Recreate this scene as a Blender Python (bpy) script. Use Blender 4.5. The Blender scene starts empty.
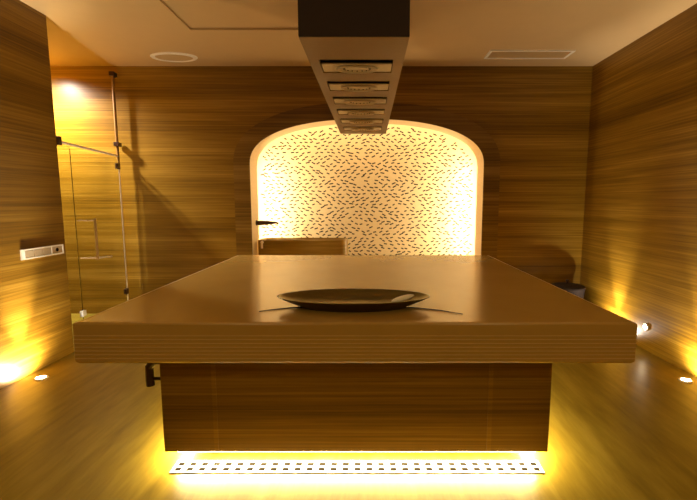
import bpy, bmesh, math, random
from mathutils import Vector, Matrix
random.seed(4)
PI = math.pi
scn = bpy.context.scene
COL = scn.collection

# ------------------------------------------------------------------ helpers
def tag(o, label=None, cat=None, group=None, kind=None):
    if label: o['label'] = label
    if cat: o['category'] = cat
    if group: o['group'] = group
    if kind: o['kind'] = kind
    return o

def obj(name, bm, mats, parent=None, smooth=False, bevel=0.0, seg=2):
    me = bpy.data.meshes.new(name)
    bmesh.ops.recalc_face_normals(bm, faces=bm.faces[:])
    if smooth:
        for f in bm.faces: f.smooth = True
    bm.to_mesh(me); bm.free()
    if not isinstance(mats, (list, tuple)): mats = [mats]
    for m in mats: me.materials.append(m)
    o = bpy.data.objects.new(name, me); COL.objects.link(o)
    if parent: o.parent = parent
    if bevel:
        b = o.modifiers.new('bevel', 'BEVEL'); b.width = bevel; b.segments = seg
        b.limit_method = 'ANGLE'; b.angle_limit = math.radians(40)
    return o

def empty(name, loc=(0, 0, 0), parent=None):
    o = bpy.data.objects.new(name, None); COL.objects.link(o); o.location = loc
    if parent: o.parent = parent
    return o

def box(bm, x0, x1, y0, y1, z0, z1, mi=0):
    v = [bm.verts.new(p) for p in ((x0,y0,z0),(x1,y0,z0),(x1,y1,z0),(x0,y1,z0),(x0,y0,z1),(x1,y0,z1),(x1,y1,z1),(x0,y1,z1))]
    for idx in ((3,2,1,0),(4,5,6,7),(0,1,5,4),(1,2,6,5),(2,3,7,6),(3,0,4,7)):
        f = bm.faces.new([v[i] for i in idx]); f.material_index = mi
    return bm

def nb(*a, **k):
    bm = bmesh.new(); box(bm, *a, **k); return bm

def tube(bm, pts, r, n=12, cap=True, mi=0):
    """tube through points; r a number or a list"""
    pts = [Vector(p) for p in pts]
    rs = r if isinstance(r, (list, tuple)) else [r]*len(pts)
    rings = []
    ref = None
    for i, p in enumerate(pts):
        if i == 0: d = pts[1]-p
        elif i == len(pts)-1: d = p-pts[i-1]
        else: d = (pts[i+1]-p).normalized()+(p-pts[i-1]).normalized()
        d.normalize()
        if ref is None:
            ref = Vector((0,0,1)) if abs(d.z) < .9 else Vector((1,0,0))
        a = (ref - d*ref.dot(d)).normalized(); b = d.cross(a); ref = a
        rings.append([bm.verts.new(p + (a*math.cos(2*PI*k/n)+b*math.sin(2*PI*k/n))*rs[i]) for k in range(n)])
    for i in range(len(rings)-1):
        for k in range(n):
            f = bm.faces.new((rings[i][k], rings[i][(k+1)%n], rings[i+1][(k+1)%n], rings[i+1][k])); f.material_index = mi
    if cap:
        bm.faces.new(rings[0][::-1]).material_index = mi
        bm.faces.new(rings[-1]).material_index = mi
    return bm

def lathe(bm, prof, n=32, sx=1.0, sy=1.0, c=(0,0,0), close=True):
    rings = []
    for r, z in prof:
        if r < 1e-6:
            rings.append([bm.verts.new((c[0], c[1], c[2]+z))])
        else:
            rings.append([bm.verts.new((c[0]+sx*r*math.cos(2*PI*k/n), c[1]+sy*r*math.sin(2*PI*k/n), c[2]+z)) for k in range(n)])
    for i in range(len(rings)-1):
        A, B = rings[i], rings[i+1]
        if len(A) == 1 and len(B) == 1: continue
        for k in range(n):
            if len(A) == 1: bm.faces.new((A[0], B[(k+1)%n], B[k]))
            elif len(B) == 1: bm.faces.new((A[k], A[(k+1)%n], B[0]))
            else: bm.faces.new((A[k], A[(k+1)%n], B[(k+1)%n], B[k]))
    return bm

# ------------------------------------------------------------------ materials
def new_mat(name):
    m = bpy.data.materials.new(name); m.use_nodes = True
    nt = m.node_tree; b = nt.nodes['Principled BSDF']
    return m, nt, b

def plain(name, col, rough=.5, metal=0.0, spec=None, bump=0.0, bscale=60, mottled=.12):
    m, nt, b = new_mat(name)
    n = nt.nodes.new('ShaderNodeTexNoise'); n.inputs['Scale'].default_value = bscale; n.inputs['Detail'].default_value = 4
    tc = nt.nodes.new('ShaderNodeTexCoord'); nt.links.new(tc.outputs['Object'], n.inputs['Vector'])
    r = nt.nodes.new('ShaderNodeValToRGB')
    r.color_ramp.elements[0].color = tuple(c*(1-mottled) for c in col)+(1,)
    r.color_ramp.elements[1].color = tuple(min(1, c*(1+mottled)) for c in col)+(1,)
    nt.links.new(n.outputs['Fac'], r.inputs['Fac']); nt.links.new(r.outputs['Color'], b.inputs['Base Color'])
    b.inputs['Roughness'].default_value = rough; b.inputs['Metallic'].default_value = metal
    if bump:
        bp = nt.nodes.new('ShaderNodeBump'); bp.inputs['Strength'].default_value = bump; bp.inputs['Distance'].default_value = .003
        nt.links.new(n.outputs['Fac'], bp.inputs['Height']); nt.links.new(bp.outputs['Normal'], b.inputs['Normal'])
    return m

def emit(name, col, s):
    m, nt, b = new_mat(name)
    b.inputs['Base Color'].default_value = (.8,.8,.8,1)
    b.inputs['Emission Color'].default_value = tuple(col)+(1,); b.inputs['Emission Strength'].default_value = s
    return m

def stone(name, axis_scale, fine_scale, c0, c1, c2, rough=.28, bump=.10, spec=.32):
    """vein-cut travertine: noise drawn out along the bedding"""
    m, nt, b = new_mat(name); N = nt.nodes; L = nt.links
    tc = N.new('ShaderNodeTexCoord')
    def noise(scale, s, det, w=0.0):
        mp = N.new('ShaderNodeMapping'); mp.inputs['Scale'].default_value = scale
        L.new(tc.outputs['Object'], mp.inputs['Vector'])
        n = N.new('ShaderNodeTexNoise'); n.inputs['Scale'].default_value = s; n.inputs['Detail'].default_value = det
        n.inputs['Roughness'].default_value = .62; n.inputs['Distortion'].default_value = w
        L.new(mp.outputs['Vector'], n.inputs['Vector']); return n
    a = noise(axis_scale, 1.0, 5, .35); f = noise(fine_scale, 1.0, 4, .2)
    mx = N.new('ShaderNodeMath'); mx.operation = 'MULTIPLY_ADD'; mx.inputs[1].default_value = .45
    L.new(f.outputs['Fac'], mx.inputs[0])
    m2 = N.new('ShaderNodeMath'); m2.operation = 'MULTIPLY'; m2.inputs[1].default_value = .55
    L.new(a.outputs['Fac'], m2.inputs[0]); L.new(m2.outputs[0], mx.inputs[2])
    r = N.new('ShaderNodeValToRGB'); e = r.color_ramp.elements
    e[0].position = .34; e[0].color = tuple(c0)+(1,); e[1].position = .66; e[1].color = tuple(c2)+(1,)
    q = e.new(.5); q.color = tuple(c1)+(1,)
    L.new(mx.outputs[0], r.inputs['Fac'])
    L.new(r.outputs['Color'], b.inputs['Base Color'])
    b.inputs['Roughness'].default_value = rough; b.inputs['Specular IOR Level'].default_value = spec
    bp = N.new('ShaderNodeBump'); bp.inputs['Strength'].default_value = bump; bp.inputs['Distance'].default_value = .004
    L.new(f.outputs['Fac'], bp.inputs['Height']); L.new(bp.outputs['Normal'], b.inputs['Normal'])
    return m

WC = ((.075,.032,.0015), (.20,.103,.006), (.37,.215,.030))
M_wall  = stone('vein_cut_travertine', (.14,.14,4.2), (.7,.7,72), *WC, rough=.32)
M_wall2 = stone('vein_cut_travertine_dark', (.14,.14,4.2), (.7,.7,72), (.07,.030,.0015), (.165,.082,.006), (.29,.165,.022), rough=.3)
M_trim  = stone('surround_travertine', (.16,.16,5.0), (.55,.55,46), (.065,.03,.003), (.165,.086,.010), (.30,.18,.036), rough=.32)
M_floor = stone('floor_travertine', (2.6,.5,1), (15,2.2,1), (.16,.104,.010), (.25,.172,.018), (.35,.25,.038), rough=.34)
M_slab  = stone('table_stone', (.7,.5,1), (1.6,1.2,3), (.38,.222,.05), (.42,.25,.058), (.46,.275,.066), rough=.19, bump=0.0, spec=.55)
M_edge_highlight = plain('painted_edge_highlight', (.75,.52,.24), .45)  # edge highlight painted as a paler colour on the slab's side bevels
M_line = plain('table_layer_line', (.52,.33,.11), .4)
M_slabedge = M_slab
M_ceil  = plain('ceiling_plaster', (.52,.345,.15), .55, bump=.05, mottled=.04, bscale=6)
M_panel = plain('cream_limestone', (.66,.50,.27), .55, bump=.1, bscale=50)
M_niche = plain('niche_limestone', (.70,.52,.28), .5, bscale=30)
M_inlay = plain('dark_slot', (.02,.012,.006), .9)
M_chan  = plain('dark_channel', (.006,.005,.004), 1.0)
M_chan.node_tree.nodes['Principled BSDF'].inputs['Specular IOR Level'].default_value = 0
M_steel = plain('brushed_steel', (.82,.73,.60), .5, .4)
M_whitemetal = plain('pale_metal', (.75,.72,.64), .4, .2)
M_dark  = plain('dark_bronze', (.045,.018,.010), .35, .3)
M_bronze= plain('brown_bronze', (.22,.115,.022), .42, .25)
M_endshade  = plain('painted_shade_black', (.016,.003,.001), .75)  # near-black colour carries the shade of the beam's end face and recesses
M_bowl  = plain('aged_brass', (.28,.23,.085), .33, .85)
M_bowlo = plain('dark_bowl_outside', (.07,.035,.012), .35, .5)
M_dish_highlight = plain('pale_highlight', (.80,.72,.56), .5)  # pale colour of the highlight shape in the dish
M_white = plain('white_plastic', (.78,.70,.55), .4)
M_grey  = plain('grey_insert', (.36,.27,.15), .4)
M_basin = stone('basin_stone', (.5,.5,6), (2,2,30), (.16,.085,.015), (.24,.14,.025), (.34,.21,.05), rough=.35, bump=.03)
M_binm  = plain('dark_bin', (.02,.010,.007), .8)
M_led   = emit('led_under_table', (1,.80,.40), 40)
M_ledn  = emit('led_niche_side', (1,.86,.58), 30)
M_ledt  = emit('led_niche_top', (1,.82,.5), 60)
M_lens  = emit('uplight_lens', (1,.80,.5), 60)
M_glass, nt, b = new_mat('clear_glass')
b.inputs['Base Color'].default_value = (.93,.97,.93,1); b.inputs['Roughness'].default_value = .02
b.inputs['Transmission Weight'].default_value = 1.0; b.inputs['IOR'].default_value = 1.45

# ------------------------------------------------------------------ room shell
XL, XR, YB, YF, ZC = -2.95, 2.80, 5.50, -2.2, 3.18
XA = -4.35                                   # far side of the shower alcove
YP = 4.05                                    # where the left wall ends
def struct(name, bm, m, **k):
    return tag(obj(name, bm, m, **k), kind='structure')

struct('floor', nb(XA-.12, XR+.12, YF-.12, YB+.12, -.12, 0), M_floor)
# ceiling with a shallow recess beside the shower beam
bm = bmesh.new()
rx0, rx1, ry0, ry1 = -1.77, -.36, .3, 4.38
box(bm, XA-.12, rx0, YF-.12, YB+.12, ZC, ZC+.12)
box(bm, rx1, XR+.12, YF-.12, YB+.12, ZC, ZC+.12)
box(bm, rx0, rx1, YF-.12, ry0, ZC, ZC+.12)
box(bm, rx0, rx1, ry1, YB+.12, ZC, ZC+.12)
box(bm, rx0, rx1, ry0, ry1, ZC+.02, ZC+.12)
struct('ceiling', bm, M_ceil)
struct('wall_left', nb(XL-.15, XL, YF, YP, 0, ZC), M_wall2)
struct('wall_shower_side', nb(XA-.12, XA, YP-.15, YB, 0, ZC), M_wall)
struct('wall_shower_front', nb(XA-.12, XL-.15, YP-.15, YP, 0, ZC), M_wall)
struct('wall_right', nb(XR, XR+.12, YF, YB, 0, ZC), M_wall)
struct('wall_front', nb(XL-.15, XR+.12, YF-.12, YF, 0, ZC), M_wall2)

# back wall with the arched niche
NX, NA, NZ0, NZS, NB = -.035, 1.505, .45, 1.97, .565     # centre, half width, ledge, springing, rise
def arch(off=0.0, n=48):
    """outline from the left foot over the arch to the right foot"""
    pts = [(NX-NA-off, NZ0-off)]
    for i in range(n+1):
        t = PI - PI*i/n
        ex = 0.88                                         # slightly squarer than an ellipse
        c, s = math.cos(t), math.sin(t)
        pts.append((NX+(NA+off)*math.copysign(abs(c)**ex, c), NZS+(NB+off)*abs(s)**ex))
    pts.append((NX+NA+off, NZ0-off))
    return pts
LIP = .32
def wall_with_opening(bm, pts, x0, x1, z0, z1, ya, yb):
    v = {}
    def V(x, y, z):
        k = (round(x,5), round(y,5), round(z,5))
        if k not in v: v[k] = bm.verts.new((x,y,z))
        return v[k]
    L, R = pts[0], pts[-1]
    arc = pts[1:-1]
    for y in (ya, yb):
        bm.faces.new([V(x0,y,z0), V(L[0],y,z0), V(L[0],y,L[1]), V(arc[0][0],y,arc[0][1]), V(arc[0][0],y,z1), V(x0,y,z1)])
        bm.faces.new([V(R[0],y,z0), V(x1,y,z0), V(x1,y,z1), V(arc[-1][0],y,z1), V(arc[-1][0],y,arc[-1][1]), V(R[0],y,R[1])])
        if L[1] > z0+1e-6: bm.faces.new([V(L[0],y,z0), V(R[0],y,z0), V(R[0],y,R[1]), V(L[0],y,L[1])])
        for i in range(len(arc)-1):
            bm.faces.new([V(arc[i][0],y,arc[i][1]), V(arc[i+1][0],y,arc[i+1][1]), V(arc[i+1][0],y,z1), V(arc[i][0],y,z1)])
    loop = pts
    for i in range(len(loop)-1):
        a, b_ = loop[i], loop[i+1]
        bm.faces.new([V(a[0],ya,a[1]), V(b_[0],ya,b_[1]), V(b_[0],yb,b_[1]), V(a[0],yb,a[1])]).material_index = 1
    bm.faces.new([V(L[0],ya,L[1]), V(R[0],ya,R[1]), V(R[0],yb,R[1]), V(L[0],yb,L[1])])
    return bm
struct('wall_back', wall_with_opening(bmesh.new(), arch(), XA-.12, XR+.12, 0, ZC, YB, YB+LIP), [M_wall, M_niche])
# niche reveal (one continuous shell) and its stone ledge
ND = .80
bm = bmesh.new()
pin, pout = arch(.12), arch(.2)
ya, yb = YB+LIP, YB+ND
ri = [[bm.verts.new((x, y, z)) for x, z in pin] for y in (ya, yb)]
ro = [[bm.verts.new((x, y, z)) for x, z in pout] for y in (ya, yb)]
n = len(pin)
for i in range(n):
    j = (i+1) % n
    bm.faces.new((ri[0][i], ri[0][j], ri[1][j], ri[1][i]))
    bm.faces.new((ro[0][i], ro[1][i], ro[1][j], ro[0][j]))
    bm.faces.new((ri[0][i], ro[0][i], ro[0][j], ri[0][j]))
    bm.faces.new((ri[1][i], ri[1][j], ro[1][j], ro[1][i]))
niche = struct('wall_niche', bm, M_niche)
struct('wall_niche_back', nb(NX-NA-.25, NX+NA+.25, YB+ND, YB+ND+.06, NZ0-.25, NZS+NB+.25), M_niche)
# led strips tucked behind the lip
def strip(name, pts, m, r=.008):
    bm = bmesh.new(); tube(bm, pts, r, 6); return tag(obj(name, bm, m, niche), kind='structure')
pa = arch(.085)
yl = YB+LIP+.08
k0 = 9
strip('led_strip', [(x, yl, z) for x, z in ([(pa[0][0], NZ0+.1)]+pa[1:k0])], M_ledn)
strip('led_strip', [(x, yl, z) for x, z in (pa[-k0:-1]+[(pa[-1][0], NZ0+.1)])], M_ledn)
strip('led_strip', [(x, yl, z) for x, z in pa[k0:-k0]], M_ledt)
# flush stone surround of the arch
bm = bmesh.new()
pi_, po_ = arch(0.0), arch(.21)
pi_[0] = (pi_[0][0], 0); pi_[-1] = (pi_[-1][0], 0); po_[0] = (po_[0][0], 0); po_[-1] = (po_[-1][0], 0)
A = [[bm.verts.new((x, y, z)) for x, z in pi_] for y in (YB-.012, YB)]
B = [[bm.verts.new((x, y, z)) for x, z in po_] for y in (YB-.012, YB)]
for i in range(len(pi_)-1):
    bm.faces.new((A[0][i], A[0][i+1], B[0][i+1], B[0][i]))
    bm.faces.new((A[1][i], B[1][i], B[1][i+1], A[1][i+1]))
    bm.faces.new((A[0][i], A[1][i], A[1][i+1], A[0][i+1]))
    bm.faces.new((B[0][i], B[0][i+1], B[1][i+1], B[1][i]))
for i in (0, -1):
    bm.faces.new((A[0][i], B[0][i], B[1][i], A[1][i]))
struct('trim_1', bm, M_trim)

# pierced stone screen at the back of the niche
def in_arch(x, z, off):
    if z < NZ0-off: return False
    if abs(x-NX) > NA+off: return False
    if z <= NZS: return True
    u = abs(x-NX)/(NA+off); w = (z-NZS)/(NB+off)
    p = 2/.88
    return u**p + w**p < 1
bm = bmesh.new()
pp = arch(.115)
f0 = bm.faces.new([bm.verts.new((x, YB+ND-.03, z)) for x, z in pp])
g = bmesh.ops.extrude_face_region(bm, geom=[f0])
bmesh.ops.translate(bm, verts=[e for e in g['geom'] if isinstance(e, bmesh.types.BMVert)], vec=(0, .029, 0))
bmesh.ops.recalc_face_normals(bm, faces=bm.faces[:])
dx, dz = .090, .050
yq = YB+ND-.0315
row = 0; z = NZ0+.1
while z < NZS+NB+.1:
    x = NX-NA-.1 + (dx/2 if row % 2 else 0); ci = 0
    while x < NX+NA+.1:
        jx, jz = x+random.uniform(-.020,.020), z+random.uniform(-.013,.013)
        if in_arch(jx, jz, .05) and random.random() > .06:
            s = math.sin(ci*.52+row*.9) + .9*math.sin(ci*.37-row*.61) + random.uniform(-1.0,1.0)
            an = math.radians(20 if s > 0 else -20) + random.uniform(-.2,.2)
            hw, hh = .026+random.uniform(-.008,.005), .0085
            ca, sa = math.cos(an), math.sin(an)
            q = [bm.verts.new((jx+a*ca-b_*sa, yq, jz+a*sa+b_*ca)) for a, b_ in ((-hw,-hh),(hw,-hh),(hw,hh),(-hw,hh))]
            q2 = [bm.verts.new((v.co.x, yq+.003, v.co.z)) for v in q]
            fs = [bm.faces.new(q)]+[bm.faces.new((q[i], q2[i], q2[(i+1)%4], q[(i+1)%4])) for i in range(4)]
            for f in fs: f.material_index = 1
        x += dx; ci += 1
    z += dz; row += 1
me_o = obj('stone_screen', bm, [M_panel, M_inlay])
tag(me_o, 'cream stone screen with dark dash slots filling the lit arched niche', 'screen')

# ------------------------------------------------------------------ niche basin and spout
t = tag(empty('wash_basin', (-1.5, 5.62, NZ0)), 'brown stone wash basin at the left foot of the arched niche', 'basin')
bm = bmesh.new()
W, Dp, H = 1.2, .36, .53
# rounded right end outline
out = [(0,0)] + [(W-.10+.10*math.sin(a), .10-.10*math.cos(a)) for a in [i*PI/2/6 for i in range(7)]] + \
      [(W-.10+.10*math.cos(a), Dp-.10+.10*math.sin(a)) for a in [i*PI/2/6 for i in range(7)]] + [(0,Dp)]
inn = [(.04+(x/W)*(W-.08), .04+(y/Dp)*(Dp-.08)) for x, y in out]
n = len(out)
R = [[bm.verts.new((x,y,z)) for x, y in o_] for o_, z in ((out,0),(out,H),(inn,H),(inn,H-.2))]
for a in range(3):
    for i in range(n):
        bm.faces.new((R[a][i], R[a][(i+1)%n], R[a+1][(i+1)%n], R[a+1][i]))
bm.faces.new(R[0][::-1]); bm.faces.new(R[3])
obj('bowl', bm, M_basin, t, bevel=.006)
bm = bmesh.new(); tube(bm, [(.06,-.002,.50),(.06,-.035,.50)], .018, 16); tube(bm, [(.06,-.03,.505),(.06,-.03,.42)], .014, 12)
tag(obj('valve', bm, M_steel, t, smooth=False), 'small pale metal valve')
t = tag(empty('water_spout', (-1.54, 5.72, 1.205)), 'dark metal water spout sticking out of the left niche jamb above the basin', 'spout')
bm = bmesh.new(); tube(bm, [(-.03,0,0),(.012,0,0)], .038, 20); obj('flange', bm, M_dark, t, bevel=.003)
bm = bmesh.new(); tube(bm, [(.01,0,0),(.06,0,0),(.20,0,.002),(.27,0,0),(.30,0,-.012)], [.030,.034,.022,.014,.012], 14); obj('nozzle', bm, M_dark, t, smooth=True)

# ------------------------------------------------------------------ massage table
SX0, SX1, SY0, SY1, SZ1, ST = -1.472, 1.328, 2.024, 4.66, .90, .211
BX0, BX1, BY0, BY1, BZ = -1.158, 1.008, 2.224, 4.40, .092
tbl = tag(empty('massage_table', (-.075, 3.3, 0)), 'large brown stone massage table with thick layered top over a glowing recessed foot', 'table')
def rel(bm, root):
    bmesh.ops.translate(bm, verts=bm.verts[:], vec=-root.location); return bm
bm = bmesh.new()
def ring(x0,x1,y0,y1,z): return [bm.verts.new(p) for p in ((x0,y0,z),(x1,y0,z),(x1,y1,z),(x0,y1,z))]
zs = []; zt = SZ1; zb = SZ1-ST
prof = [(0.012,zb),(0.0,zb+.012)]
nl = 7; y0_ = zb+.012; hgt = (ST-.062-.012)/nl
for i in range(nl):
    z0 = y0_+i*hgt
    prof += [(0.0, z0+hgt-.007), (-.0015, z0+hgt-.006), (-.0015, z0+hgt-.001), (0.0, z0+hgt)]
prof += [(0.0, zt-.010), (.003, zt-.003), (.016, zt)]
rings = [ring(SX0+o, SX1-o, SY0+o, SY1-o, z) for o, z in prof]
for i in range(len(rings)-1):
    for k in range(4):
        f = bm.faces.new((rings[i][k], rings[i][(k+1)%4], rings[i+1][(k+1)%4], rings[i+1][k]))
        if prof[i][0] == -.0015 and prof[i+1][0] == -.0015: f.material_index = 1
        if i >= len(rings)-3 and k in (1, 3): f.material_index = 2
bm.faces.new(rings[0][::-1]); bm.faces.new(rings[-1])
obj('table_top', rel(bm, tbl), [M_slab, M_line, M_edge_highlight], tbl)
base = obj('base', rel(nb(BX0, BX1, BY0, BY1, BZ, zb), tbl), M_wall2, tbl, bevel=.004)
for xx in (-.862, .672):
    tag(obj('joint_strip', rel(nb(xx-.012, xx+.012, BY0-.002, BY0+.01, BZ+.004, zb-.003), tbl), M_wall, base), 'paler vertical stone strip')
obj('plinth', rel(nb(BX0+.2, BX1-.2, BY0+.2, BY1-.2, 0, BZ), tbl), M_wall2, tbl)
bm = bmesh.new()
o = .035; zl = BZ-.014
for p, q in (((BX0+.06,BY0+o,zl),(BX1-.06,BY0+o,zl)), ((BX0+.06,BY1-o,zl),(BX1-.06,BY1-o,zl)),
             ((BX0+o,BY0+.1,zl),(BX0+o,BY1-.1,zl)), ((BX1-o,BY0+.1,zl),(BX1-o,BY1-.1,zl))):
    tube(bm, [p, q], .007, 6)
tag(obj('led_strip', rel(bm, tbl), M_led, tbl), 'glowing strip light under the base')
# dark pull handle on the left flank of the base
bm = bmesh.new()
hx, hy = BX0, 2.27
tube(bm, [(hx+.01,hy,.615),(hx-.05,hy,.61),(hx-.08,hy,.575),(hx-.08,hy,.50),(hx-.078,hy,.465)], .023, 10)
tube(bm, [(hx+.01,hy,.505),(hx-.08,hy,.505)], .010, 10)
tag(obj('handle', rel(bm, tbl), M_dark, tbl), 'dark bent metal handle')

# ------------------------------------------------------------------ oval dish
t = tag(empty('oval_dish', (-.09, 2.35, SZ1)), 'wide shallow brass dish standing on the massage table', 'dish')
bm = bmesh.new()
lathe(bm, [(0,.016),(.55,.018),(.74,.030),(.88,.046),(.97,.062),(1.0,.065),(1.0,.062)], 64, .435, .19)
obj('dish_inside', bm, M_bowl, t, smooth=True)
bm = bmesh.new()
lathe(bm, [(1.0,.062),(.96,.054),(.86,.034),(.74,.014),(.68,.001),(.0,.001)], 64, .435, .19)
tag(obj('dish_outside', bm, M_bowlo, t, smooth=True), 'dark outer shell')
for s, pts in ((-1, [(-.235,-.02,.004),(-.36,-.045,.004),(-.45,-.085,.004),(-.51,-.12,.004)]), (1, [(.235,-.02,.004),(.37,-.05,.004),(.48,-.10,.004),(.585,-.175,.004)])):
    bm = bmesh.new(); tube(bm, pts, [.004,.0035,.003,.002], 8); obj('dark_line', bm, M_dark, t, smooth=True)  # thin dark line on the table top at each side of the dish
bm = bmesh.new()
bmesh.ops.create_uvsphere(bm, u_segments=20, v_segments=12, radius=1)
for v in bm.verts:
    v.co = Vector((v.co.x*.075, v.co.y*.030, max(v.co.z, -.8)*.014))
o = obj('dish_highlight', bm, M_dish_highlight, smooth=True); o.location = (.19, 2.34, SZ1+.050); o.rotation_euler = (0, -.16, .45)
tag(o, 'small pale soap shape added in the right side of the brass dish', 'highlight')  # pale solid added to imitate the white highlight inside the dish

# ------------------------------------------------------------------ overhead shower beam
CX0, CX1, CY0, CY1, CZ = -.305, .172, 1.89, 4.52, 2.20
beam = tag(empty('overhead_shower', ((CX0+CX1)/2, 3.2, CZ)), 'long bronze overhead shower box hanging from the ceiling above the table', 'shower')
bm = bmesh.new()
th = .012
box(bm, CX0, CX0+th, CY0+.012, CY1, CZ, ZC-.001)
box(bm, CX1-th, CX1, CY0+.012, CY1, CZ, ZC-.001)
box(bm, CX0+th, CX1-th, CY1-th, CY1, CZ, ZC-.001)
obj('housing', rel(bm, beam), M_bronze, beam)
obj('shade_liner', rel(nb(CX0+th, CX1-th, CY0+.012, CY1-th, CZ+.05, CZ+.06), beam), M_endshade, beam)  # dark sheet painting in the shade inside the shower head recesses
tag(obj('end_panel', rel(nb(CX0, CX1, CY0, CY0+.012, CZ, ZC-.001), beam), M_endshade, beam, bevel=.002), 'end panel facing the front, its shade painted in as near black')
ys = [2.19, 2.57, 2.945, 3.32, 3.70, 4.09]
PX0, PX1, PL = CX0+.052, CX1-.052, .215
bm = bmesh.new()
box(bm, CX0+th, PX0, CY0+.012, CY1-th, CZ, CZ+.02); box(bm, PX1, CX1-th, CY0+.012, CY1-th, CZ, CZ+.02)
prev = CY0+.012
for y in ys:
    box(bm, PX0, PX1, prev, y, CZ, CZ+.02); prev = y+PL
box(bm, PX0, PX1, prev, CY1-th, CZ, CZ+.02)
obj('underside_plate', rel(bm, beam), M_bronze, beam)
for y in ys:
    cx, cy = (PX0+PX1)/2, y+PL*.68
    bm = nb(PX0+.003, PX1-.003, y+.080, y+PL-.001, CZ+.003, CZ+.012)
    h = obj('shower_head', rel(bm, beam), M_steel, beam, bevel=.003)
    bm = bmesh.new()
    lathe(bm, [(.108,.0),(.115,-.006),(.108,-.013),(.100,-.009),(.092,-.002),(.05,-.004),(0,-.006)], 40, 1, .50, (cx, cy, CZ+.004))
    obj('nozzle_ring', rel(bm, beam), M_steel, h, smooth=True)
    bm = bmesh.new()
    for a in range(16):
        an = 2*PI*a/16
        px, py = cx+.07*math.cos(an), cy+.07*.55*math.sin(an)
        tube(bm, [(px,py,CZ+.004),(px,py,CZ-.003)], .0035, 8)
    obj('jets', rel(bm, beam), M_dark, h)

# ------------------------------------------------------------------ shower enclosure on the left
G0, G1 = Vector((-2.965, 4.06, 0)), Vector((-3.185, 5.43, 0))
gd = (G1-G0).normalized(); gl = (G1-G0).length; gn = Vector((-gd.y, gd.x, 0)) * -1   # gn points into the room
if gn.x < 0: gn = -gn
def gp(t_, off=0.0, z=0.0): 
    p = G0+gd*t_+gn*off; return (p.x, p.y, z)
def gbox(bm, t0, t1, o0, o1, z0, z1):
    v = [bm.verts.new(gp(a, b_, z)) for z in (z0, z1) for a, b_ in ((t0,o0),(t1,o0),(t1,o1),(t0,o1))]
    for idx in ((3,2,1,0),(4,5,6,7),(0,1,5,4),(1,2,6,5),(2,3,7,6),(3,0,4,7)): bm.faces.new([v[i] for i in idx])
    return bm
encl = tag(empty('shower_enclosure', (G0.x, G0.y, 0)), 'clear glass shower enclosure with steel rail between left wall and back wall', 'shower enclosure')
tag(obj('fixed_pane', rel(gbox(bmesh.new(), .005, .225, -.005, .005, .02, 2.04), encl), M_glass, encl), 'narrow fixed glass pane')
door = obj('door', rel(gbox(bmesh.new(), .235, gl-.035, -.005, .005, .02, 2.02), encl), M_glass, encl)
# door handle: upright bar on two standoffs, running on into a towel rail
bm = bmesh.new()
tube(bm, [gp(.27,.0,.91), gp(.30,.155,.905)], .006, 8)
tube(bm, [gp(.27,.0,1.30), gp(.30,.155,1.30)], .006, 8)
tube(bm, [gp(.30,.155,1.32), gp(.30,.155,.885)], .012, 12)
obj('handle', rel(bm, encl), M_bronze, door)
bm = bmesh.new(); tube(bm, [gp(.30,.155,.905), gp(.95,.02,.84)], .007, 8)
obj('towel_rail', rel(bm, encl), M_steel, door)
for z in (.33, 2.205-.27):
    bm = gbox(bmesh.new(), gl-.09, gl-.01, -.02, .02, z-.035, z+.035)
    tag(obj('hinge', rel(bm, encl), M_dark, encl, bevel=.003), 'dark metal hinge')
bm = gbox(bmesh.new(), .20, .27, -.02, .02, .30, .36); tag(obj('clamp', rel(bm, encl), M_whitemetal, encl, bevel=.004), 'bright metal clamp')
bm = gbox(bmesh.new(), .0, .05, -.03, .03, 2.03, 2.11); tag(obj('clamp', rel(bm, encl), M_dark, encl, bevel=.004), 'dark metal clamp at the wall corner')
bm = bmesh.new(); tube(bm, [gp(.03,0,2.065), gp(gl-.02,0,2.065)], .013, 12); obj('header_rail', rel(bm, encl), M_steel, encl, smooth=False)
bm = bmesh.new(); tube(bm, [gp(gl-.015,0,.20), gp(gl-.015,0,1.95)], .012, 12); obj('lower_post', rel(bm, encl), M_steel, encl)
bm = bmesh.new(); tube(bm, [gp(gl-.015,0,1.95), gp(gl-.015,0,3.06)], .017, 12); tag(obj('upper_post', rel(bm, encl), M_bronze, encl), 'darker upper post')
for z in (2.21, 3.06):
    bm = gbox(bmesh.new(), gl-.05, gl+.05, -.03, .03, z-.025, z+.025); tag(obj('bracket', rel(bm, encl), M_dark, encl, bevel=.004), 'dark bracket fixing the post to the back wall')

# ------------------------------------------------------------------ switch plate on the left wall
t = tag(empty('switch_plate', (XL, 3.765, 1.045)), 'long pale switch and socket plate on the left wall', 'switch plate')
bm = bmesh.new()
fw, fh, fb = .245, .044, .010
box(bm, 0, .012, -fw, fw, -fh, -fh+fb); box(bm, 0, .012, -fw, fw, fh-fb, fh)
box(bm, 0, .012, -fw, -fw+.035, -fh+fb, fh-fb); box(bm, 0, .012, fw-.012, fw, -fh+fb, fh-fb)
box(bm, 0, .012, .09, .10, -fh+fb, fh-fb); box(bm, 0, .004, -fw+.035, fw-.012, -fh+fb, fh-fb)
obj('frame', bm, M_white, t)
for k in range(3):
    a = -.21+.1*k
    obj('rocker', nb(.004, .011, a+.004, a+.096, -.030, .030), M_grey, t, bevel=.002)
bm = nb(.004, .008, .103, .230, -.031, .031)
s_ = obj('socket', bm, M_grey, t)
bm = bmesh.new(); 
tube(bm, [(.006,.166,0),(.0095,.166,0)], .018, 16)
obj('socket_hole', bm, M_chan, s_)

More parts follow.
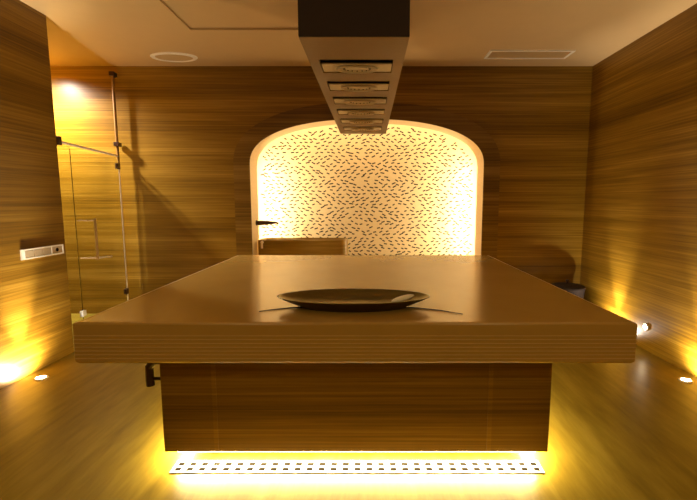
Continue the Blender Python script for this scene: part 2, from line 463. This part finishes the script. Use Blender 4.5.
# ------------------------------------------------------------------ ceiling fittings
t = tag(empty('ceiling_speaker', (-2.29, 5.15, ZC)), 'round pale ceiling fitting near the back left, unlit', 'ceiling fitting')
bm = bmesh.new(); lathe(bm, [(.80,-.001),(.80,-.012),(.84,-.018),(.96,-.016),(1.0,-.006),(1.0,0)], 56, .27, .155); obj('rim', bm, M_white, t, smooth=True)
bm = bmesh.new(); lathe(bm, [(.80,-.010),(.5,-.008),(0,-.008)], 56, .27, .155); obj('grille', bm, M_ceil, t, smooth=True)
t = tag(empty('ceiling_vent', (1.83, 5.06, ZC)), 'rectangular pale slatted air vent in the ceiling near the back right', 'vent')
bm = bmesh.new()
box(bm, -.48,.48,-.135,-.11,-.012,0); box(bm, -.48,.48,.11,.135,-.012,0); box(bm, -.48,-.45,-.11,.11,-.012,0); box(bm, .45,.48,-.11,.11,-.012,0)
obj('frame', bm, M_white, t)
bm = bmesh.new()
box(bm, -.45,.45,-.11,.11,-.002,0)
for k in range(7):
    y = -.092+k*.031; box(bm, -.45,.45,y-.009,y+.009,-.009,-.003)
obj('slats', bm, M_ceil, t)

# ------------------------------------------------------------------ floor drain
t = tag(empty('floor_drain', (-.068, 2.222, 0)), 'long pale slotted drain grate in the floor before the table base', 'drain')
bm = bmesh.new()
hw, hd = 1.04, .055
n = 31; pitch = 2*hw/n
for y0, y1 in ((-hd,-hd+.014),(-.006,.006),(hd-.014,hd)):
    box(bm, -hw, hw, y0, y1, .001, .006)
for k in range(n+1):
    x = -hw+k*pitch; a = .5*pitch
    for y0, y1 in ((-hd+.014,-.006),(.006,hd-.014)):
        box(bm, max(-hw, x-a*.42), min(hw, x+a*.42), y0, y1, .001, .006)
obj('grate', bm, M_whitemetal, t)
obj('channel', nb(-hw, hw, -hd, hd, -.0005, .0012), M_chan, t)

# ------------------------------------------------------------------ lights in the floor
def uplight(x, y, label, tiltx, power, lens_r=.035, z=0.0):
    t = tag(empty('floor_uplight', (x, y, z)), label, 'uplight', 'uplights along the walls')
    bm = bmesh.new(); lathe(bm, [(lens_r,.004),(lens_r+.004,.010),(lens_r+.015,.008),(lens_r+.018,.0),(lens_r,.0)], 28); obj('ring', bm, M_steel, t, smooth=True)
    bm = bmesh.new(); lathe(bm, [(lens_r,.006),(0,.009)], 24); obj('lens', bm, M_lens, t, smooth=True)
    side = -1 if x < 0 else 1
    for size, pw, aim in ((42, power, .17), (160, power*.45, .6)):
        ld = bpy.data.lights.new('floor_uplight_lamp', 'SPOT'); ld.energy = pw; ld.color = (1,.89,.76)
        ld.spot_size = math.radians(size); ld.spot_blend = 1.0; ld.shadow_soft_size = .02
        lo = bpy.data.objects.new('floor_uplight_lamp', ld); COL.objects.link(lo)
        lo.location = (0, 0, .03); lo.parent = t
        lo.rotation_euler = Vector((side*aim, 0, 1)).to_track_quat('-Z', 'Y').to_euler()
uplight(-2.80, 3.43, 'small bright floor uplight against the left wall', 0.05, 330)
uplight(2.66, 3.38, 'small bright floor uplight against the right wall, nearest the front', -0.05, 170)
uplight(2.66, 4.62, 'small bright floor uplight against the right wall, behind the table corner', -0.05, 170)
# low wall light on the right
t = tag(empty('step_light', (XR, 4.13, .235)), 'small low wall light shining beside the right table corner', 'wall light')
bm = bmesh.new()
tube(bm, [(0,0,0),(-.012,0,0)], .035, 24); obj('ring', bm, M_steel, t, bevel=.002)
bm = bmesh.new(); tube(bm, [(-.010,0,0),(-.015,0,0)], .024, 20); obj('lens', bm, M_lens, t)

# ------------------------------------------------------------------ bin in the back corner
t = tag(empty('waste_bin', (2.50, 5.22, 0)), 'dark low waste bin in the back right corner behind the table', 'bin')
bm = bmesh.new(); lathe(bm, [(0,0),(.155,0),(.165,.01),(.20,.40),(.205,.41),(.19,.41),(.185,.39),(0,.38)], 36); obj('body', bm, M_binm, t, smooth=False)
bm = bmesh.new(); lathe(bm, [(.207,.408),(.21,.43),(.19,.445),(.09,.465),(0,.47)]  , 36); l = obj('lid', bm, M_binm, t, smooth=True)
bm = bmesh.new(); lathe(bm, [(0,.465),(.018,.47),(.012,.485),(.024,.50),(.018,.515),(0,.518)], 20); obj('knob', bm, M_dark, l, smooth=True)

# ------------------------------------------------------------------ lamps and added fill
def lamp(name, kind, loc, energy, color, size=.3, rot=(0,0,0), **k):
    ld = bpy.data.lights.new(name, kind); ld.energy = energy; ld.color = color
    if kind == 'AREA': ld.size = size
    else: ld.shadow_soft_size = size
    for a, v in k.items(): setattr(ld, a, v)
    o = bpy.data.objects.new(name, ld); COL.objects.link(o); o.location = loc; o.rotation_euler = rot
    return o
lamp('shower_downlight', 'SPOT', (-4.15, 4.95, 3.12), 1000, (1,.90,.78), .05, spot_size=math.radians(160), spot_blend=1.0)
def strip_lamp(name, loc, length, direction, along, energy, color, width=.02):
    ld = bpy.data.lights.new(name, 'AREA'); ld.shape = 'RECTANGLE'; ld.size = length; ld.size_y = width
    ld.energy = energy; ld.color = color
    o = bpy.data.objects.new(name, ld); COL.objects.link(o)
    z = -Vector(direction).normalized(); x = Vector(along).normalized(); y = z.cross(x)
    o.matrix_world = Matrix.Translation(loc) @ Matrix((x, y, z)).transposed().to_4x4()
LC = (1,.80,.40)
strip_lamp('led_lamp', (-.075, BY0+.035, BZ-.024), 2.05, (0,-.35,-1), (1,0,0), 75, LC)
strip_lamp('led_lamp', (-.075, BY1-.035, BZ-.024), 2.05, (0,.35,-1), (1,0,0), 60, LC)
strip_lamp('led_lamp', (BX0+.035, 3.31, BZ-.024), 2.0, (-.35,0,-1), (0,1,0), 75, LC)
strip_lamp('led_lamp', (BX1-.035, 3.31, BZ-.024), 2.0, (.35,0,-1), (0,1,0), 75, LC)
for sd in (-1, 1):
    strip_lamp('led_lamp', (NX+sd*(NA+.07), yl, NZ0+.84), 1.55, (-sd,.55,0), (0,0,1), 38, (1,.86,.58))
# unseen fill spots added beside and behind the camera to brighten walls and ceiling
for x, y in ((-2.72, 2.0), (-2.72, .5), (-2.72, -1.0), (2.62, 1.9), (2.62, .4), (2.62, -1.1)):
    lamp('fill_spot', 'SPOT', (x, y, .04), 120, (1,.82,.40), 0.03, rot=(PI,0,0), spot_size=math.radians(120), spot_blend=1.0)
for x in (-1.5, 1.5):  # soft fill added at the ceiling behind the camera, no fitting modelled
    lamp('fill_area', 'AREA', (x, -.9, 3.16), 26, (1,.81,.40), .5)

# ------------------------------------------------------------------ world, camera
w = bpy.data.worlds.new('world'); scn.world = w; w.use_nodes = True
w.node_tree.nodes['Background'].inputs[0].default_value = (1,.7,.4,1); w.node_tree.nodes['Background'].inputs[1].default_value = .0
cd = bpy.data.cameras.new('camera'); cam = bpy.data.objects.new('camera', cd); COL.objects.link(cam)
cam.location = (0, 0, 1.5); cam.rotation_euler = (math.radians(90-6.654), 0, 0)
cd.sensor_width = 36; cd.lens = 420/697*36; cd.shift_x = -21/697; cd.clip_start = .05
scn.camera = cam
vs = scn.view_settings
vs.view_transform = 'Standard'; vs.look = 'None'; vs.exposure = 0.0; vs.gamma = 1.0; vs.use_curve_mapping = False
scn.cycles.sample_clamp_indirect = 4; scn.cycles.max_bounces = 10; scn.cycles.diffuse_bounces = 6; scn.cycles.caustics_reflective = False
